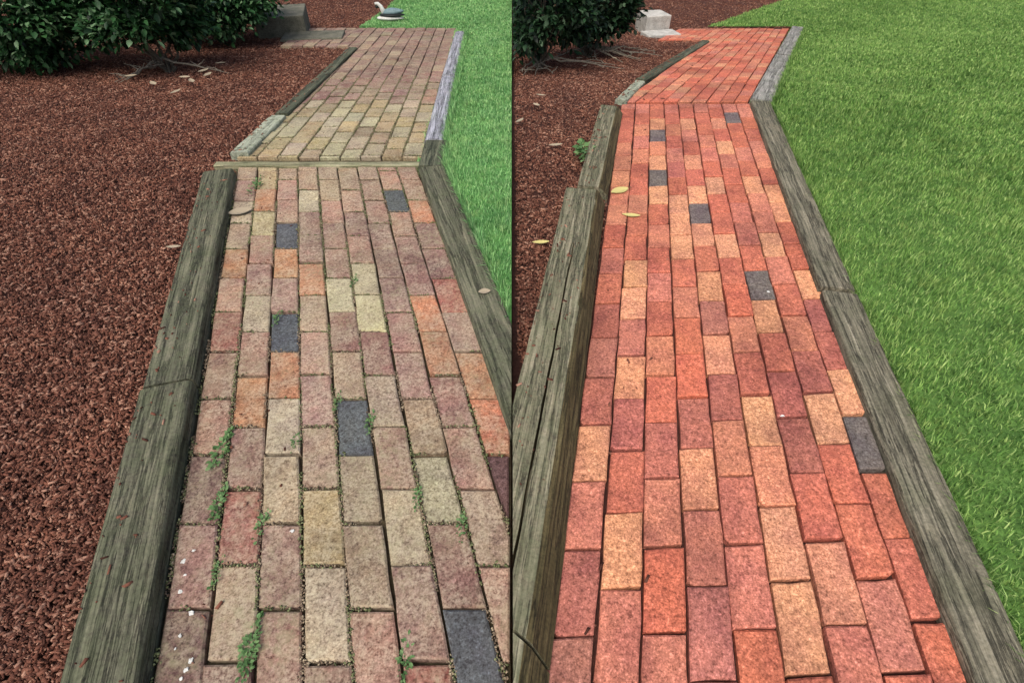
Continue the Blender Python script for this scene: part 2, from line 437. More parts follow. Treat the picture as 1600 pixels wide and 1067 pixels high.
# --- left path, before cleaning
OL, eqL = None, None
O, _, eq = lattice(GL, None, 2.81, 0.0598, 459, -256, 7.25e-4, 1.035e-4, None)
ep = pick(GL, 459+1.0*0.0598*800, 544) - pick(GL, 459, 544)
epL = ep; OL = O; eqL = eq
up0 = pick(GL, 371, 243); upd = (pick(GL, 371+(762-371)*0.4, 243+(-142-243)*0.4) - up0).normalized()
epU = Vector((ep.x*1.085, 0, 0)); eqU = upd*0.199*(1/max(0.5, upd.y))*0.98
wedge = lambda line0, line1, s: (lambda p: s*((line1.x-line0.x)*(p[1]-line0.y)-(line1.y-line0.y)*(p[0]-line0.x)))
yFarL = pick(GL, 600, 44).y; yFarR = pick(GR, 1150, 42).y
yLoL, yHiL = pick(GL, 500, 261).y, pick(GL, 500, 246).y
def lat_pt(O, ep, eq, c, r): return (O+ep*c+eq*r).to_2d()
bedL = [tuple(lat_pt(O, ep, eq, 0, -3)), tuple(lat_pt(O, ep, eq, 9, -3)), (pick(GL, 652, 252).x, GL.Y0), tuple((up0+epU*9+eqU*30).to_2d()), tuple((up0+eqU*30).to_2d()), (pick(GL, 368, 252).x, GL.Y0)]
bedL = clip_poly(clip_poly(bedL, lambda p: -0.003-p[0]), lambda p: yFarL-p[1])
pathL = path_bed('brick_path', GL, bedL, -0.022, M_BED_OLD, 'weathered brick path with moss and weeds in its joints')
lay(pathL, GL, GL.a1, O, ep, eq, (0, 9), (-2, 13), colL, [lambda p: -0.003-p[0], lambda p: yLoL-p[1]], M_BRICK_OLD, 0.0075, 0.48, 0.009, 0.0025, 1)
brU = pick(GL, 557, 74).y
lay(pathL, GL, GL.a2, up0, epU, eqU, (0, 9), (-2, 26), colLU, [lambda p: p[1]-yHiL, lambda p: yFarL-p[1]], M_BRICK_OLD, 0.0075, 0.5, 0.008, 0.002, 2)
lay(pathL, GL, GL.a2, up0, epU, eqU, (-6, 0), (2, 26), colLU, [lambda p: p[1]-brU-0.05, lambda p: yFarL-p[1]], M_BRICK_OLD, 0.0075, 0.5, 0.008, 0.002, 3)
# --- right path, after cleaning
O, _, eq = lattice(GR, None, 2.27, 0.0593, 1021, -214, 7.281e-4, 1.045e-4, None)
ep = pick(GR, 1021+1.0*0.0593*800, 586) - pick(GR, 1021, 586); wR = ep.x
ep = Vector((wR*1.01, wR*0.041, wR*0.041*GR.a1)); O = O + Vector((0, -2.5*ep.y, 0))
epR, OR, eqR = ep, O, eq
upR0 = pick(GR, 970, 159.5); updR = (pick(GR, 970+(1301-970)*0.4, 159.5+(-77-159.5)*0.4)-upR0).normalized()
epRU = Vector((wR, 0, 0)); eqRU = updR*0.2/max(0.5, updR.y)*0.98
yLoR = pick(GR, 1070, 162.5).y; yHiR = pick(GR, 1070, 159).y
bedR = [tuple(lat_pt(O, ep, eq, 0, -3)), tuple(lat_pt(O, ep, eq, 9, -3)), (pick(GR, 1171, 160).x, GR.Y0), tuple((upR0+epRU*9+eqRU*30).to_2d()), tuple((upR0+eqRU*30).to_2d()), (pick(GR, 969, 160).x, GR.Y0)]
bedR = clip_poly(clip_poly(bedR, lambda p: p[0]-0.003), lambda p: yFarR-p[1])
pathR = path_bed('brick_path', GR, bedR, -0.022, M_BED_NEW, 'freshly cleaned red and orange brick path')
lay(pathR, GR, GR.a1, O, ep, eq, (0, 9), (-2, 21), colR, [lambda p: p[0]-0.003, lambda p: yLoR-p[1]], M_BRICK_NEW, 0.0065, 0.5, 0.006, 0.0015, 4)
lay(pathR, GR, GR.a2, upR0, epRU, eqRU, (0, 9), (-2, 26), colRU, [lambda p: p[1]-yHiR, lambda p: yFarR-p[1]], M_BRICK_NEW, 0.0065, 0.5, 0.006, 0.0015, 5)
brR = pick(GR, 1110, 63).y
lay(pathR, GR, GR.a2, upR0, epRU, eqRU, (-6, 0), (2, 26), colRU, [lambda p: p[1]-brR-0.04, lambda p: yFarR-p[1]], M_BRICK_NEW, 0.0065, 0.5, 0.006, 0.0015, 6)

# ------------------------------------------------------------------ timbers
EDGE_L, EDGE_R, SPILL = [], [], []
TIMBERS = []   # footprints (for keeping grass and chips clear)
def timber(name, g, A, B, wd, h, side, m, label, cat='timber', group=None, batter=(0, 0), crack=None, skew=(0, 0), r=0.010, keep=None, rough=0.0022, seed=0, depth=0.05, side_mat=None):
    a, b = pick(g, A[0], A[1], h), pick(g, B[0], B[1], h)
    d = (b-a); L = d.length; d.normalize()
    nrm = Vector((0, 0, 1)).cross(d); nrm.z = 0; nrm.normalize(); nrm *= 1
    if side*nrm.x < 0: nrm = -nrm
    up = d.cross(nrm); up = up if up.z > 0 else -up
    N = max(6, int(L/0.05)); rr = random.Random(seed+3)
    ss = [r*1.1, wd*0.25, wd*0.5, wd*0.75, wd-r*1.1]
    if crack: 
        ss = sorted([r*1.1, crack-0.016, crack-0.0035, crack, crack+0.0035, crack+0.016, wd*0.78, wd-r*1.1])
    bm = bmesh.new(); rings = []
    for i in range(N+1):
        t = i/N; bt = batter[0]*(1-t)+batter[1]*t
        prof = [(-bt, -h-depth), (-bt, -h*0.92), (-bt*0.15-0.0005, -r), (r*0.3, -r*0.3)] + [(s, 0) for s in ss] + [(wd-r*0.3, -r*0.3), (wd, -r), (wd, -h-depth)]
        ring = []
        for k, (s, z) in enumerate(prof):
            nz = noise.noise(Vector((t*L*7+seed*3.1, s*30, seed))) * rough
            ns = noise.noise(Vector((t*L*9+seed, 5.5+k*0.3, seed*2.0))) * rough*1.3
            if crack and abs(s-crack) < 0.002 and z == 0: z = -0.04*min(1, max(0.0, (t-0.25)*4))
            ds = 0.0
            if crack and abs(s-crack) < 0.02: ds = 0.006*noise.noise(Vector((t*L*3, 0.2, seed)))
            along = t*L + (skew[0]*(1-t) + skew[1]*t)*(s/wd)
            p = a + d*along + nrm*(s+ns+ds) + Vector((0, 0, 1))*(z+(nz if k > 1 else 0))
            ring.append(bm.verts.new(p))
        rings.append(ring)
    n = len(rings[0])
    for i in range(N):
        for k in range(n-1):
            bm.faces.new((rings[i][k], rings[i+1][k], rings[i+1][k+1], rings[i][k+1]))
    bm.faces.new(rings[0]); bm.faces.new(rings[-1][::-1])
    if keep:
        sgn, x0 = keep
        geom = bm.verts[:]+bm.edges[:]+bm.faces[:]
        bmesh.ops.bisect_plane(bm, geom=geom, plane_co=(x0, 0, 0), plane_no=(sgn, 0, 0), clear_inner=True)
        bmesh.ops.holes_fill(bm, edges=[e for e in bm.edges if e.is_boundary], sides=0)
    bmesh.ops.recalc_face_normals(bm, faces=bm.faces[:])
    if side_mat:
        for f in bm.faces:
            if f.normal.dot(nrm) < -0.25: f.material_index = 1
    y_ax = up.cross(d)
    c = (a+b)/2 + nrm*wd*0.5; c.z = zof(g, c.y)
    Mx = Matrix(((d.x, y_ax.x, up.x, c.x), (d.y, y_ax.y, up.y, c.y), (d.z, y_ax.z, up.z, c.z), (0, 0, 0, 1)))
    bm.transform(Mx.inverted())
    me = bpy.data.meshes.new(name); bm.to_mesh(me); bm.free(); me.materials.append(m)
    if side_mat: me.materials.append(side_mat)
    o = link(name, me); o.matrix_world = Mx
    tag(o, label, cat, group)
    fp = [(a+nrm*(-batter[0])).to_2d(), (b+nrm*(-batter[1])).to_2d(), (b+nrm*wd).to_2d(), (a+nrm*wd).to_2d()]
    TIMBERS.append([tuple(p) for p in fp])
    if side < 0: SPILL.append((g, a, b, nrm.copy(), wd))
    if side > 0 and abs(d.x) < 0.95: (EDGE_L if g is GL else EDGE_R).append((tuple(fp[3]), tuple(fp[2])))
    return o
T = 'landscape_timber'; GT = 'timbers edging the paths'
# weathered garden
timber(T, GL, (363, 263), (299, 590), 0.14, 0.04, -1, M_TIM_L, 'grey-green timber between mulch and dirty path, reaching the bend', group=GT, batter=(0.006, 0.006), seed=1)
timber(T, GL, (298, 593), (190, 1170), 0.145, 0.048, -1, M_TIM_L, 'bluish grey timber between mulch and dirty path, lower one, abutting the longer timber', group=GT, batter=(0.004, 0.004), seed=2)
timber(T, GL, (655, 262), (806, 692), 0.130, 0.022, 1, M_TIM_L, 'grey-green timber between dirty path and lawn, sawn off along the garden boundary', group=GT, batter=(0.004, 0.004), seed=3, keep=(-1, -0.002))
timber(T, GL, (688, 119), (661, 217), 0.118, 0.030, 1, M_TIM_SILVER, 'pale silver log beside the lawn, next to the bend of the dirty path', group=GT, r=0.035, seed=4)
timber(T, GL, (710, 49), (689, 116), 0.118, 0.030, 1, M_TIM_SILVER, 'pale silver log beside the lawn, at the far end of dirty path', group=GT, r=0.035, seed=5)
timber(T, GL, (664, 219), (653, 259), 0.125, 0.024, 1, M_TIM_DARK, 'short dark timber block at the bend of dirty path beside lawn', group=GT, seed=6)
timber(T, GL, (333, 259), (654, 259), 0.050, 0.010, 1, M_TIM_EDGE, 'narrow pale timber laid across the dirty path at its bend', group=GT, seed=7, depth=0.04, r=0.005)
timber(T, GL, (387, 238), (446, 180), 0.100, 0.020, -1, M_TIM_WHITE, 'short timber bleached white by lichen beside dirty path', group=GT, seed=8)
timber(T, GL, (449, 177), (558, 74), 0.085, 0.020, -1, M_TIM_DARK, 'dark mossy timber between mulch and far stretch of dirty path', group=GT, seed=9)
# cleaned garden
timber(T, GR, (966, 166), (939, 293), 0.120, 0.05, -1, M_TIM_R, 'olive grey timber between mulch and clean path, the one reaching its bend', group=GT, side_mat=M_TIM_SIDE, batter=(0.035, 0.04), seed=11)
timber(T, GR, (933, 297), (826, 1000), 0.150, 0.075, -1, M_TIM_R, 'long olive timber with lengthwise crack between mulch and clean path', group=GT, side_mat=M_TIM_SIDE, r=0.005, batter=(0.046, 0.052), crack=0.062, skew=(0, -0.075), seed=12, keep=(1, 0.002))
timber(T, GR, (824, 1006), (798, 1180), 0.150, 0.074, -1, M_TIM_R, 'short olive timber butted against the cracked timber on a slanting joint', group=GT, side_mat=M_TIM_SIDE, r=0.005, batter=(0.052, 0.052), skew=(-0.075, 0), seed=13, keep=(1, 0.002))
timber(T, GR, (1174, 157), (1283, 447), 0.128, 0.028, 1, M_TIM_RG, 'grey timber between clean path and lawn, running from the bend', group=GT, batter=(0.003, 0.003), seed=14)
timber(T, GR, (1286, 453), (1560, 1150), 0.128, 0.028, 1, M_TIM_RG, 'long grey timber between clean path and lawn, butted below the first', group=GT, batter=(0.003, 0.003), seed=15)
timber(T, GR, (1238, 41), (1213, 84), 0.150, 0.028, 1, M_TIM_PALE, 'silver grey timber beside lawn at the far corner of clean path', group=GT, seed=16)
timber(T, GR, (1212, 85), (1173, 153), 0.150, 0.026, 1, M_TIM_PALE, 'silver grey timber beside lawn next to the bend of clean path', group=GT, seed=17)
timber(T, GR, (979, 157), (1008, 127), 0.080, 0.018, -1, M_TIM_WHITE, 'short whitish timber at the inner bend of clean path', group=GT, seed=18)
timber(T, GR, (1010, 125), (1109, 64), 0.090, 0.018, -1, M_TIM_DARK, 'dark mossy timber between mulch and far stretch of clean path', group=GT, seed=19)

# ------------------------------------------------------------------ concrete steps and slabs at the far end
def slab(name, g, px, size, h, rot, m, label, z0=0.0, seed=0):
    c = pick(g, *px); bm = bmesh.new()
    bmesh.ops.create_cube(bm, size=1.0)
    bmesh.ops.scale(bm, vec=(size[0], size[1], h+0.06), verts=bm.verts[:])
    bmesh.ops.bevel(bm, geom=bm.edges[:], offset=0.012, segments=2, affect='EDGES', profile=0.6)
    for v in bm.verts:
        v.co += Vector(noise.noise_vector(v.co*5+Vector((seed, 0, 0))))*0.004
        v.co.z += (h-0.06)/2
    me = bpy.data.meshes.new(name); bm.to_mesh(me); bm.free(); me.materials.append(m)
    o = link(name, me); o.location = (c.x, c.y, c.z+z0); o.rotation_euler = (0, 0, rot)
    return tag(o, label, name.split('_')[-1])
slab('concrete_step', GR, (1018, 46), (0.34, 0.36), 0.19, math.radians(12), M_CONC, 'pale concrete step block at the end of the clean path', seed=1)
slab('concrete_slab', GR, (1032, 54), (0.44, 0.26), 0.022, math.radians(14), M_CONC, 'flat pale concrete slab in front of the pale step block', seed=2)
slab('concrete_step', GL, (446, 48), (0.50, 0.62), 0.19, math.radians(14), M_CONC_OLD, 'mossy grey concrete step block beside the shrub and dirty path', seed=3)
slab('concrete_slab', GL, (490, 58), (0.62, 0.34), 0.022, math.radians(8), M_CONC_OLD, 'stained flat slab in front of the mossy step block', seed=4)

# ------------------------------------------------------------------ mulch chips, grass
def in_path(g, X, Y):
    pl = bedL if g is GL else bedR
    return inside_np(X, Y, pl)
def in_timber(X, Y):
    r = np.zeros(X.shape, bool)
    for fp in TIMBERS: r |= inside_np(X, Y, fp)
    return r
def scatter(n, x0, x1, y0, y1):
    return rng.uniform(x0, x1, n), rng.uniform(y0, y1, n)
def frames(n, tilt):
    yaw = rng.uniform(0, 2*np.pi, n)
    tx, ty = rng.normal(0, tilt, n), rng.normal(0, tilt, n)
    A = np.stack([np.cos(yaw), np.sin(yaw), tx], 1); B = np.stack([-np.sin(yaw), np.cos(yaw), ty], 1)
    A /= np.linalg.norm(A, axis=1)[:, None]; B /= np.linalg.norm(B, axis=1)[:, None]
    C = np.cross(A, B); return A, B, C
def chips(name, g, n, x0, x1, y0, y1, lawn):
    # more where one stands close to it
    Y = y0+(y1-y0)*rng.uniform(0, 1, n)**1.7
    X = rng.uniform(0, 1, n)*(1.5+0.85*np.maximum(Y, 0))
    X = np.maximum(-0.01-X, x0) if x1 <= 0 else np.minimum(0.012+X*0.72, x1)
    k = np.ones(n, bool)
    k &= ~in_path(g, X, Y) & ~inside_np(X, Y, lawn) & ~in_timber(X, Y)
    X, Y = X[k], Y[k]; n = len(X)
    Z = zarr(g, Y) - 0.032 + rng.uniform(0, 0.010, n) + 0.006*(1+np.sin(X*9)*np.sin(Y*7))
    for gg, a, b_, nr, wd in SPILL:      # crumbs kicked on to the timbers and the edge of the bricks
        if gg is not g: continue
        k_ = int((b_-a).length*45); t = rng.uniform(0.02, 0.98, k_); sx = wd*rng.uniform(0, 1, k_)**0.5*0.96+0.004
        X = np.append(X, a.x+(b_.x-a.x)*t+nr.x*sx); Y = np.append(Y, a.y+(b_.y-a.y)*t+nr.y*sx); Z = np.append(Z, a.z+(b_.z-a.z)*t+0.0015)
        k_ = int((b_-a).length*16); t = rng.uniform(0.02, 0.98, k_); sx = -0.07-np.abs(rng.normal(0, 0.12, k_))
        qy = a.y+(b_.y-a.y)*t+nr.y*sx
        X = np.append(X, a.x+(b_.x-a.x)*t+nr.x*sx); Y = np.append(Y, qy); Z = np.append(Z, zarr(g, qy)+0.002)
    ok = (X < -0.02) if g is GL else (X > 0.02)
    X, Y, Z = X[ok], Y[ok], Z[ok]; n = len(X)
    Lh = (0.0022+0.012*rng.uniform(0, 1, n)**3)*np.clip(0.7+Y*0.10, 0.8, 1.4); Wh = np.minimum(Lh*rng.uniform(0.15, 0.6, n), 0.0032); Th = rng.uniform(0.001, 0.003, n)
    A, B, C = frames(n, 0.25)
    P = np.stack([X, Y, Z], 1); V = np.empty((n, 8, 3))
    sg = [(-1, -.7), (1, -1), (.8, 1), (-1, .8)]
    for i, (u, v) in enumerate(sg):
        q = P + A*(u*Lh)[:, None] + B*(v*Wh)[:, None]
        V[:, i] = q + C*Th[:, None]; V[:, i+4] = q - C*Th[:, None]
    base = (np.arange(n)*8)[:, None]
    Q = np.concatenate([base+np.array(f) for f in ([0, 1, 2, 3], [0, 4, 5, 1], [1, 5, 6, 2], [2, 6, 7, 3], [3, 7, 4, 0])], 0)
    o = link(name, mesh_np(name, V.reshape(-1, 3), Q, None, M_CHIP))
    return o
o = chips('mulch', GL, 520000, -9.0, -0.01, -0.2, 10.2, LAWN_L); tag(o, 'red-brown bark mulch left of the dirty path', 'mulch', kind='stuff')
o = chips('mulch', GR, 330000, 0.012, 9.0, 0.7, 11.5, LAWN_R); tag(o, 'red-brown bark mulch left of the clean path', 'mulch', kind='stuff')

def grass(name, g, lawn, n, x0, x1, y0, y1, m, label, lim, scale=1.0, edges=()):
    X, Y = scatter(n, x0, x1, y0, y1)
    D = np.hypot(X, Y)
    k = rng.uniform(0, 1, n) < np.clip((3.4/np.maximum(D, 0.8))**1.1, 0.22, 1)
    k &= inside_np(X, Y, lawn) & ~in_timber(X, Y) & ~in_path(g, X, Y)
    X, Y, D = X[k], Y[k], D[k]
    n0 = len(X); EX, EY = [], []      # long blades flopping over the timbers
    for p, q in edges:
        m_ = int(math.dist(p, q)*700); t = rng.uniform(0, 1, m_)
        dd = np.array([q[1]-p[1], -(q[0]-p[0])]); dd = dd/np.linalg.norm(dd); dd = dd if dd[0] > 0 else -dd
        off = rng.uniform(0.0, 0.03, m_)
        EX.append(p[0]+(q[0]-p[0])*t+dd[0]*off); EY.append(p[1]+(q[1]-p[1])*t+dd[1]*off)
    if EX:
        EX = np.concatenate(EX); EY = np.concatenate(EY)
        ok = (EX < -0.01) if lim < 0 else (EX > 0.01)
        X = np.concatenate([X, EX[ok]]); Y = np.concatenate([Y, EY[ok]]); D = np.hypot(X, Y)
    n = len(X); edge = np.arange(n) >= n0
    clump = np.sin(X*11+np.sin(Y*7)*2)*np.sin(Y*13+np.sin(X*5)*2)
    Ln = rng.uniform(0.014, 0.036, n)*(1+0.35*clump)*scale
    wd = rng.uniform(0.0011, 0.0027, n)*np.clip(D*0.30, 0.8, 2.2)
    Ln = np.where(edge, rng.uniform(0.035, 0.085, n), Ln)
    yaw = np.where(edge, rng.normal(np.pi, 0.9, n), rng.uniform(0, 2*np.pi, n)); lean = np.abs(rng.normal(0.6, 0.38, n))
    dx, dy = np.cos(yaw), np.sin(yaw)
    # fall of the grass drifts in patches
    dx += 0.3*np.sin(X*2.3+Y*1.7); dy += 0.3*np.cos(X*1.9-Y*2.1); nn = np.hypot(dx, dy); dx /= nn; dy /= nn
    P = np.stack([X, Y, zarr(g, Y)-0.014], 1); side = np.stack([-dy, dx, np.zeros(n)], 1)
    dirh = np.stack([dx, dy, np.zeros(n)], 1); upv = np.array([0, 0, 1.0])
    m1 = P + dirh*(np.sin(lean*0.5)*Ln*0.55)[:, None] + upv*(np.cos(lean*0.5)*Ln*0.55)[:, None]
    m2 = m1 + dirh*(np.sin(lean*1.3)*Ln*0.45)[:, None] + upv*(np.cos(lean*1.3)*Ln*0.45)[:, None]
    V = np.stack([P-side*wd[:, None], P+side*wd[:, None], m1+side*(wd*0.85)[:, None], m1-side*(wd*0.85)[:, None], m2], 1)
    if lim is not None:
        sgn = lim; V[:, :, 0] = np.minimum(V[:, :, 0], -0.004) if sgn < 0 else np.maximum(V[:, :, 0], 0.004)
    b = (np.arange(n)*5)[:, None]
    o = link(name, mesh_np(name, V.reshape(-1, 3), b+np.array([0, 1, 2, 3]), b+np.array([3, 2, 4]), m))
    tag(o, label, 'grass', kind='stuff'); return o
grass('grass', GL, LAWN_L, 420000, -2.6, -0.004, 1.5, 10.5, M_GRASS_L, 'bright cool green lawn grass beside the dirty path', -1, edges=EDGE_L)
grass('grass', GR, LAWN_R, 1500000, 0.75, 10.0, -0.4, 11.0, M_GRASS_R, 'short green lawn grass beside the clean path', 1, edges=EDGE_R)

# ------------------------------------------------------------------ leaves, shrubs, weeds
def leaf_cloud(P, Dr, Ln, Wd, fold=0.25):
    """kite-shaped folded leaves: P base points, Dr directions, arrays of length and half-width"""
    n = len(P)
    Dr = Dr/np.linalg.norm(Dr, axis=1)[:, None]
    ref = rng.normal(0, 0.35, (n, 3)) + np.array([0, 0, 1.0])
    Sd = np.cross(Dr, ref); Sd /= np.linalg.norm(Sd, axis=1)[:, None]+1e-9
    Nn = np.cross(Sd, Dr)
    L_, W_ = Ln[:, None], Wd[:, None]
    v0 = P; v1 = P+Dr*L_*0.35+Sd*W_+Nn*W_*fold; v2 = P+Dr*L_*0.7+Sd*W_*0.8+Nn*W_*fold
    v3 = P+Dr*L_-Nn*L_*0.08; v4 = P+Dr*L_*0.7-Sd*W_*0.8+Nn*W_*fold; v5 = P+Dr*L_*0.35-Sd*W_+Nn*W_*fold
    mid = P+Dr*L_*0.5
    V = np.stack([v0, v1, v2, v3, v4, v5, mid], 1)
    b = (np.arange(n)*7)[:, None]
    Q = np.concatenate([b+np.array([0, 1, 2, 6]), b+np.array([6, 4, 5, 0])], 0)
    Tt = np.concatenate([b+np.array([6, 2, 3]), b+np.array([6, 3, 4])], 0)
    return V.reshape(-1, 3), Q, Tt
def tube(bm, pts, radii, seg=6):
    rings = []
    for i, p in enumerate(pts):
        t = (pts[min(i+1, len(pts)-1)]-pts[max(i-1, 0)]).normalized()
        s = t.cross(Vector((0.3, 0.2, 1))).normalized() if abs(t.z) < 0.95 else t.cross(Vector((1, 0, 0))).normalized()
        u = t.cross(s)
        rings.append([bm.verts.new(p + (s*math.cos(2*math.pi*k/seg)+u*math.sin(2*math.pi*k/seg))*radii[i]) for k in range(seg)])
    for i in range(len(rings)-1):
        for k in range(seg):
            bm.faces.new((rings[i][k], rings[i][(k+1) % seg], rings[i+1][(k+1) % seg], rings[i+1][k]))
    bm.faces.new(rings[-1]); bm.faces.new(rings[0][::-1])
def crooked(p0, p1, n, amp, rr):
    out = []
    for i in range(n+1):
        t = i/n; j = amp*math.sin(math.pi*min(1, t*1.2+0.1))
        out.append(p0.lerp(p1, t) + Vector((rr.uniform(-j, j), rr.uniform(-j, j), rr.uniform(-j, j)*0.5)))
    return out
def shrub(g, px, rad, hgt, nleaf, label, seed, skirt=0.18, lim=None, nstem=7, leaf=(0.045, 0.075), mleaf=None, clumps=46, group=None, trail=0):
    rr = random.Random(seed); r2 = np.random.default_rng(seed)
    c = pick(g, *px); root = link('shrub', None); root.location = c
    tag(root, label, 'shrub', group)
    # clumps of leaves through the crown
    cc = []
    while len(cc) < clumps:
        v = r2.normal(0, 1, 3); v /= np.linalg.norm(v); q = r2.uniform(0.45, 1.0)**0.6
        p = np.array([v[0]*rad[0]*q, v[1]*rad[1]*q, skirt+(hgt-skirt)*(0.5+0.5*v[2]*q)])
        cc.append(p)
    cc = np.array(cc)
    idx = r2.integers(0, clumps, nleaf)
    P = cc[idx] + r2.normal(0, 1, (nleaf, 3))*np.array([0.10, 0.10, 0.075])*max(rad)*1.25
    Dr = (P-np.array([0, 0, hgt*0.4]))*0.7 + r2.normal(0, 0.35, (nleaf, 3)) + (P-cc[idx])*2 + np.array([0, 0, -0.05])
    keep = P[:, 2] > skirt*0.45
    if lim is not None:
        keep &= (P[:, 0]+c.x > 0.03) if lim > 0 else (P[:, 0]+c.x < -0.03)
    P, Dr = P[keep], Dr[keep]; n = len(P)
    Ln = r2.uniform(leaf[0], leaf[1], n); V, Q, Tt = leaf_cloud(P, Dr, Ln, Ln*r2.uniform(0.2, 0.3, n))
    if lim is not None: V[:, 0] = np.maximum(V[:, 0], 0.006-c.x) if lim > 0 else np.minimum(V[:, 0], -0.006-c.x)
    link('foliage', mesh_np('foliage', V, Q, Tt, mleaf or M_LEAF_DARK), root)
    for k in range(nstem):
        a = rr.uniform(0, 2*math.pi); tgt = cc[rr.randrange(clumps)]
        p0 = Vector((math.cos(a)*0.05*max(rad), math.sin(a)*0.05*max(rad), -0.04)); p1 = Vector(tgt)*rr.uniform(0.75, 1.0)
        if lim is not None and lim > 0 and c.x+p1.x < 0.05: p1.x = 0.05-c.x
        bm = bmesh.new(); pts = crooked(p0, p1, 7, 0.03, rr); r0 = rr.uniform(0.009, 0.017)
        tube(bm, pts, [r0*(1-0.75*i/7) for i in range(8)])
        for q in range(3):
            i = rr.randrange(2, 7); e = pts[i] + Vector((rr.uniform(-.2, .2), rr.uniform(-.2, .2), rr.uniform(0.02, .18)))
            if lim is not None and lim > 0 and c.x+e.x < 0.03: e.x = 0.03-c.x
            tube(bm, crooked(pts[i], e, 4, 0.012, rr), [0.005, 0.0042, 0.0034, 0.0026, 0.0015], 5)
        me = bpy.data.meshes.new('stem'); bm.to_mesh(me); bm.free(); me.materials.append(M_STEM); link('stem', me, root)
    for k in range(trail):  # low bare branches trailing over the mulch
        a = rr.uniform(-2.6, -0.2); ln = rr.uniform(0.3, 0.62)
        p0 = Vector((0, 0, 0.08)); p1 = Vector((math.cos(a)*ln*1.3, math.sin(a)*ln*0.9, rr.uniform(0.0, 0.06)))
        if lim is not None and lim > 0 and c.x+p1.x < 0.05: p1.x = 0.05-c.x
        bm = bmesh.new(); pts = crooked(p0, p1, 8, 0.035, rr); tube(bm, pts, [0.010*(1-0.8*i/8) for i in range(9)])
        for q in range(3):
            i = rr.randrange(3, 8); e = pts[i]+Vector((rr.uniform(-.12, .12), rr.uniform(-.12, .06), rr.uniform(-0.01, .05)))
            if lim is not None and lim > 0 and c.x+e.x < 0.03: e.x = 0.03-c.x
            tube(bm, crooked(pts[i], e, 4, 0.012, rr), [0.005, 0.0042, 0.0034, 0.0026, 0.0015], 5)
        me = bpy.data.meshes.new('branch'); bm.to_mesh(me); bm.free(); me.materials.append(M_TWIG); link('branch', me, root)
    return root
GS = 'evergreen shrubs in the mulch beds'
shrub(GL, (350, 64), (0.62, 0.42), 0.80, 9000, 'dark evergreen shrub over the mulch beside the mossy step block', 21, 0.10, -1, 8, group=GS)
shrub(GL, (262, 108), (0.50, 0.40), 0.85, 9500, 'dark evergreen shrub with bare pale lower stems, next to the one by the step', 22, 0.20, -1, 9, group=GS, trail=4)
shrub(GL, (75, 104), (0.66, 0.50), 0.85, 10500, 'dark evergreen shrub in the mulch farthest from the dirty path', 23, 0.10, -1, 8, group=GS)
shrub(GR, (842, 104), (0.50, 0.42), 0.95, 8000, 'dark leggy shrub on the garden boundary with bare lower stems', 24, 0.15, 1, 12, group=GS, trail=6, mleaf=M_LEAF_SHADED, clumps=70)
shrub(GR, (918, 84), (0.46, 0.38), 0.85, 7000, 'dark shrub with trailing bare branches beside the pale step block', 25, 0.17, 1, 12, group=GS, trail=10, mleaf=M_LEAF_SHADED, clumps=60)
shrub(GR, (872, 40), (0.75, 0.50), 1.0, 10500, 'dark shrub filling the bed behind the two leggy shrubs', 26, 0.03, 1, 8, group=GS, mleaf=M_LEAF_SHADED)

def weed(name, g, px, size, nl, label, m=None, cat='weed', group='weeds in the dirty path', tall=0.5, h=0.0):
    c = pick(g, px[0], px[1], h); k = int(nl*3.0); tall = tall*0.6
    a = rng.uniform(0, 2*np.pi, k); e = rng.uniform(0.1, 1.0, k)
    P = np.stack([np.cos(a)*size*0.20*rng.uniform(0, 1.2, k), np.sin(a)*size*0.75*rng.uniform(0, 1.3, k), rng.uniform(0.0, 1, k)*size*tall*0.4], 1)
    Dr = np.stack([np.cos(a), np.sin(a), e*tall*1.6], 1)
    Ln = rng.uniform(0.3, 1.0, k)*(np.minimum(size*0.24, 0.017) if size < 0.15 else 0.045); V, Q, Tt = leaf_cloud(P, Dr, Ln, Ln*rng.uniform(0.22, 0.38, k))
    V[:, 2] = np.maximum(V[:, 2], -0.004)
    o = link(name, mesh_np(name, V, Q, Tt, m or M_LEAF_MID)); o.location = (c.x, c.y, c.z+0.001)
    return tag(o, label, cat, group)
weed('weed', GL, (400, 291), 0.11, 30, 'leafy pale green weed at the bend beside grey-green timber')
weed('weed', GL, (347, 704), 0.075, 34, 'spreading green weed in the joint below the orange-red bricks')
weed('weed', GL, (343, 786), 0.060, 26, 'green weed between purple-red bricks near the bluish timber')
weed('weed', GL, (410, 820), 0.050, 20, 'grey-green weed between two red bricks')
weed('weed', GL, (340, 893), 0.045, 16, 'small weed beside the brick spattered with white')
weed('weed', GL, (391, 1008), 0.062, 34, 'bright green weed on tan bricks, tallest of the path')
weed('weed', GL, (388, 1040), 0.050, 26, 'bright green weed just below the tallest weed')
weed('weed', GL, (634, 1030), 0.050, 22, 'yellow-green weed beside a slate grey brick and pink brick')
weed('weed', GL, (722, 822), 0.045, 16, 'dull weed at the foot of a pale lichen-covered brick')
weed('weed', GL, (652, 776), 0.045, 18, 'dark green weed at a corner of pale lichen-covered brick')
weed('weed', GL, (434, 498), 0.050, 18, 'moss-green weed along the edge of a slate grey brick')
weed('weed', GL, (579, 660), 0.050, 22, 'weed along the side of the slate brick in mid-path')
weed('weed', GL, (527, 628), 0.040, 16, 'weed at the upper corner of the slate brick in mid-path')
weed('weed', GL, (462, 690), 0.040, 14, 'thin weed between two dusty tan bricks')
weed('weed', GL, (553, 440), 0.045, 16, 'flat weed beside the pale greenish bricks')
weed('weed', GR, (914, 240), 0.17, 44, 'light green plant growing at the olive timber', cat='plant', group='weeds by the clean path', h=0.02)

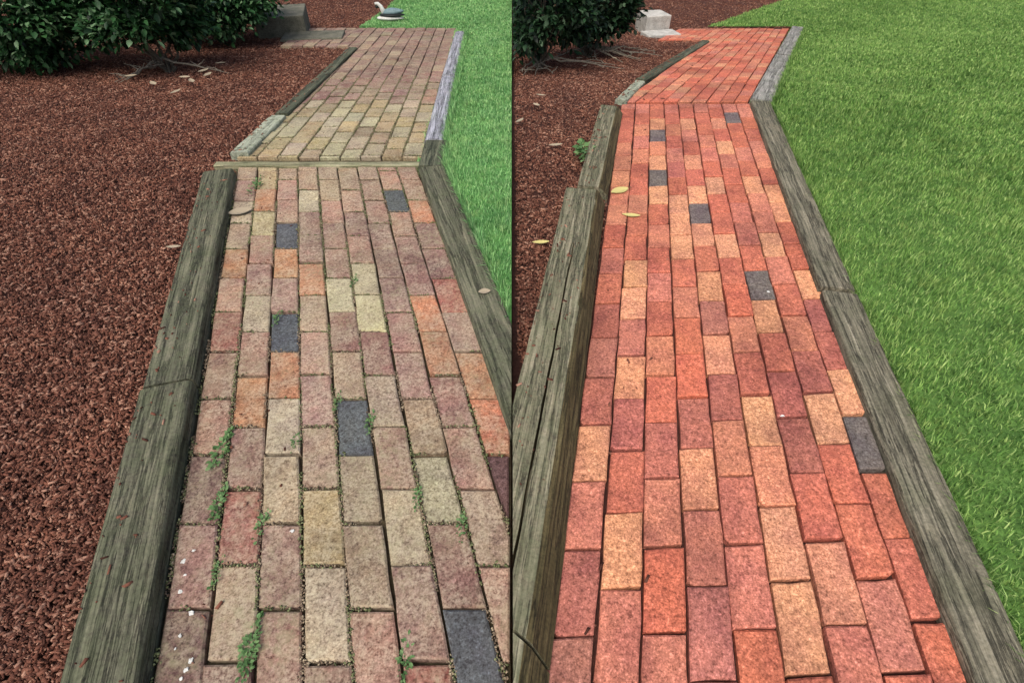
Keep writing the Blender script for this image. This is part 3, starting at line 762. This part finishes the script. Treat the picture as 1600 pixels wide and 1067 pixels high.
# moss and grit crumbs in the joints of the weathered path
def crumbs(name, m, n, label, zlift, seed, size):
    r2 = np.random.default_rng(seed); n2 = n//2; n_low = n
    rows = r2.uniform(-1.5, 12.5, n); cols = r2.integers(0, 10, n).astype(float)
    across = r2.uniform(0, 1, n) < 0.3
    pc = np.where(across, r2.uniform(0, 9, n), cols); ci = np.floor(pc)
    pr = np.where(across, np.floor(rows)+np.where(ci % 2 == 1, 0.48, 0.0), rows)
    # patches
    pn = np.array([noise.noise(Vector((a*0.7, b*0.9, seed))) for a, b in zip(pc, pr)])
    k = pn > 0.02
    pc, pr = pc[k], pr[k]; n = len(pc)
    P = np.array(OL)[None] + pc[:, None]*np.array(epL)[None] + pr[:, None]*np.array(eqL)[None]
    P += r2.normal(0, 0.0035, (n, 3)); P[:, 2] = GL.a1*P[:, 1] - 0.004 + r2.uniform(0, zlift, n)
    kk = (P[:, 0] < -0.008) & (P[:, 1] < yLoL); P = P[kk]
    fr = r2.uniform(0, 9, n2)*0.999; fc = r2.integers(0, 10, n2).astype(float); ac = r2.uniform(0, 1, n2) < 0.4
    pc2 = np.where(ac, r2.uniform(0, 9, n2), fc); pr2 = np.where(ac, np.floor(fr)+np.where(np.floor(pc2) % 2 == 1, 0.5, 0), fr)
    P2 = np.array(up0)[None] + pc2[:, None]*np.array(epU)[None] + pr2[:, None]*np.array(eqU)[None]
    P2 += r2.normal(0, 0.004, (n2, 3)); P2[:, 2] = zarr(GL, P2[:, 1]) - 0.003 + r2.uniform(0, zlift, n2)
    P = np.concatenate([P, P2[(P2[:, 1] > yHiL) & (P2[:, 1] < yFarL)]], 0); n = len(P)
    s = r2.uniform(size*0.5, size*1.4, n); V = np.empty((n, 6, 3))
    offs = [(1, 0, 0), (-1, 0, 0), (0, 1, 0), (0, -1, 0), (0, 0, .8), (0, 0, -.8)]
    for i, of in enumerate(offs): V[:, i] = P + (np.array(of)+r2.normal(0, 0.25, (n, 3)))*s[:, None]
    b = (np.arange(n)*6)[:, None]
    Tt = np.concatenate([b+np.array(f) for f in ([0, 2, 4], [2, 1, 4], [1, 3, 4], [3, 0, 4], [2, 0, 5], [1, 2, 5], [3, 1, 5], [0, 3, 5])], 0)
    V[:, :, 0] = np.minimum(V[:, :, 0], -0.004)
    o = link(name, mesh_np(name, V.reshape(-1, 3), None, Tt, m)); return tag(o, label, 'moss' if 'moss' in name else 'grit', kind='stuff')
crumbs('joint_moss', M_MOSS, 13000, 'moss filling the joints of the dirty path', 0.005, 5, 0.0030)
crumbs('joint_grit', M_SOIL_BIT, 22000, 'grit and soil lying in the joints of dirty path', 0.003, 6, 0.0028)

# ------------------------------------------------------------------ fallen leaves, petals, droppings
def flat_leaf(name, g, px, length, width, rot, m, label, cat, group, h=0.0, curl=0.25):
    c = pick(g, px[0], px[1], h); bm = bmesh.new()
    n = 7; L0 = []; R0 = []; C0 = []
    for i in range(n):
        t = i/(n-1); wv = width*0.5*math.sin(math.pi*min(1, t*0.92+0.04))**0.8
        z = curl*length*(t-0.5)**2 + 0.002
        C0.append(bm.verts.new((length*(t-0.5), 0, z))); L0.append(bm.verts.new((length*(t-0.5), wv, z+wv*0.35))); R0.append(bm.verts.new((length*(t-0.5), -wv, z+wv*0.25)))
    for i in range(n-1):
        bm.faces.new((C0[i], C0[i+1], L0[i+1], L0[i])); bm.faces.new((R0[i], R0[i+1], C0[i+1], C0[i]))
    me = bpy.data.meshes.new(name); bm.to_mesh(me); bm.free(); me.materials.append(m)
    o = link(name, me); o.location = c+Vector((0, 0, 0.001)); o.rotation_euler = (0, 0, rot)
    return tag(o, label, cat, group)
LF = 'fallen leaves by the clean path'
flat_leaf('fallen_leaf', GR, (968, 300), 0.105, 0.055, 0.5, M_LEAF_YELL, 'broad pale yellow-green leaf lying against the timber joint', 'leaf', LF)
flat_leaf('fallen_leaf', GR, (986, 338), 0.085, 0.030, -0.15, M_LEAF_YELL, 'narrow curled yellow leaf on the clean bricks', 'leaf', LF)
flat_leaf('fallen_leaf', GR, (845, 380), 0.075, 0.026, 0.1, M_LEAF_YELL, 'narrow yellow-green leaf lying on the mulch', 'leaf', LF)
flat_leaf('fallen_leaf', GL, (376, 333), 0.10, 0.06, 0.4, M_LEAF_DEAD, 'pale dry leaf on the dirty path near the bend', 'leaf', 'fallen leaves by the dirty path')
flat_leaf('fallen_leaf', GL, (757, 457), 0.045, 0.03, 0.2, M_LEAF_DEAD, 'small pale dry leaf on timber beside lawn', 'leaf', 'fallen leaves by the dirty path', 0.022)
flat_leaf('fallen_leaf', GL, (272, 387), 0.06, 0.02, 0.1, M_LEAF_DEAD, 'small dry leaf on mulch beside grey-green timber', 'leaf', 'fallen leaves by the dirty path')
flat_leaf('fallen_leaf', GR, (831, 546), 0.028, 0.018, 0.3, M_LEAF_DEAD, 'tiny pale leaf scrap on mulch by the cracked timber', 'leaf', LF)
flat_leaf('fallen_leaf', GR, (1254, 377), 0.022, 0.014, 0.3, M_LEAF_DEAD, 'tiny pale leaf scrap on clean path by lawn timber', 'leaf', LF)
for i, (x, y) in enumerate([(289, 122), (318, 112), (300, 128), (345, 100), (275, 145), (240, 132), (205, 120), (325, 118)]):
    flat_leaf('dry_leaf', GL, (x, y), 0.085+0.01*(i % 3), 0.04, i*1.1, M_LEAF_DEAD, 'pale dry leaf under the evergreen shrubs', 'leaf', 'dry leaves under the left shrubs', 0.03)
for i, (x, y) in enumerate([(905, 92), (856, 95), (830, 110), (914, 104), (960, 92), (868, 228), (985, 84), (845, 150), (812, 190), (838, 165)]):
    flat_leaf('dry_leaf', GR, (x, y), 0.065+0.01*(i % 3), 0.03, i*1.3, M_LEAF_DEAD, 'pale dry leaf scattered on mulch below the leggy shrubs', 'leaf', 'dry leaves under the right shrubs')
def blob(name, g, px, s, label, cat, group, seed):
    c = pick(g, *px); bm = bmesh.new(); bmesh.ops.create_icosphere(bm, subdivisions=2, radius=s)
    for v in bm.verts:
        v.co *= 0.8+0.9*noise.noise(v.co*(1.4/s)+Vector((seed*3.3, 0, 0))); v.co.z = max(-0.001, v.co.z*0.2)
    me = bpy.data.meshes.new(name); bm.to_mesh(me); bm.free(); me.materials.append(M_WHITE)
    o = link(name, me); o.location = c+Vector((0, 0, 0.001)); return tag(o, label, cat, group)
for i, (x, y, s) in enumerate([(287, 877, .006), (282, 924, .0055), (300, 957, .0065), (303, 860, .004), (289, 898, .0035), (281, 993, .004), (298, 1032, .006), (291, 1046, .005), (283, 1060, .004), (274, 1013, .003), (457, 829, .005), (665, 988, .0045)]):
    blob('white_speck', GL, (x, y), s, 'small white dropping on the dirty path bricks', 'dropping', 'white droppings on the dirty path', i)
blob('white_speck', GR, (1222, 649), 0.0085, 'white dropping on a mauve brick of the clean path', 'dropping', None, 31)
blob('white_speck', GR, (1201, 456), 0.0075, 'white dropping on the corner of a slate brick', 'dropping', None, 32)

# ------------------------------------------------------------------ small ornament on the lawn
def ornament():
    c = pick(GL, 611, 33); root = link('lawn_ornament', None); root.location = c; root.scale = (1.3, 1.15, 1.05)
    tag(root, 'small white and slate-blue duck-shaped ornament lying on the lawn', 'ornament')
    def ell(name, loc, rad, m, taper=0.0, rot=0):
        bm = bmesh.new(); bmesh.ops.create_uvsphere(bm, u_segments=20, v_segments=12, radius=1)
        for v in bm.verts:
            k = 1-taper*max(0, v.co.x); v.co.y *= k; v.co.z *= k
            v.co = Vector((v.co.x*rad[0], v.co.y*rad[1], v.co.z*rad[2]))
        bmesh.ops.rotate(bm, verts=bm.verts[:], cent=(0, 0, 0), matrix=Matrix.Rotation(rot, 3, 'Y'))
        bmesh.ops.translate(bm, verts=bm.verts[:], vec=loc)
        me = bpy.data.meshes.new(name); bm.to_mesh(me); bm.free(); me.materials.append(m)
        me.polygons.foreach_set('use_smooth', [True]*len(me.polygons)); return link(name, me, root)
    ell('underside', (0.0, -0.01, 0.030), (0.125, 0.062, 0.028), M_WHITE, 0.3)
    ell('wing_band', (0.02, -0.012, 0.062), (0.118, 0.060, 0.020), M_BLACK, 0.3)
    ell('back', (0.025, 0.01, 0.085), (0.105, 0.058, 0.042), M_SLATEBLUE, 0.45, -0.1)
    bm = bmesh.new()
    pts = [Vector(p) for p in ((-0.055, 0, 0.06), (-0.062, 0, 0.105), (-0.078, 0, 0.145), (-0.102, 0, 0.168), (-0.126, 0, 0.168))]
    tube(bm, pts, [0.026, 0.021, 0.018, 0.018, 0.012], 12)
    me = bpy.data.meshes.new('neck'); bm.to_mesh(me); bm.free(); me.materials.append(M_WHITE)
    me.polygons.foreach_set('use_smooth', [True]*len(me.polygons)); link('neck', me, root)
    ell('beak', (-0.112, -0.006, 0.138), (0.017, 0.014, 0.014), M_BLACK)
ornament()
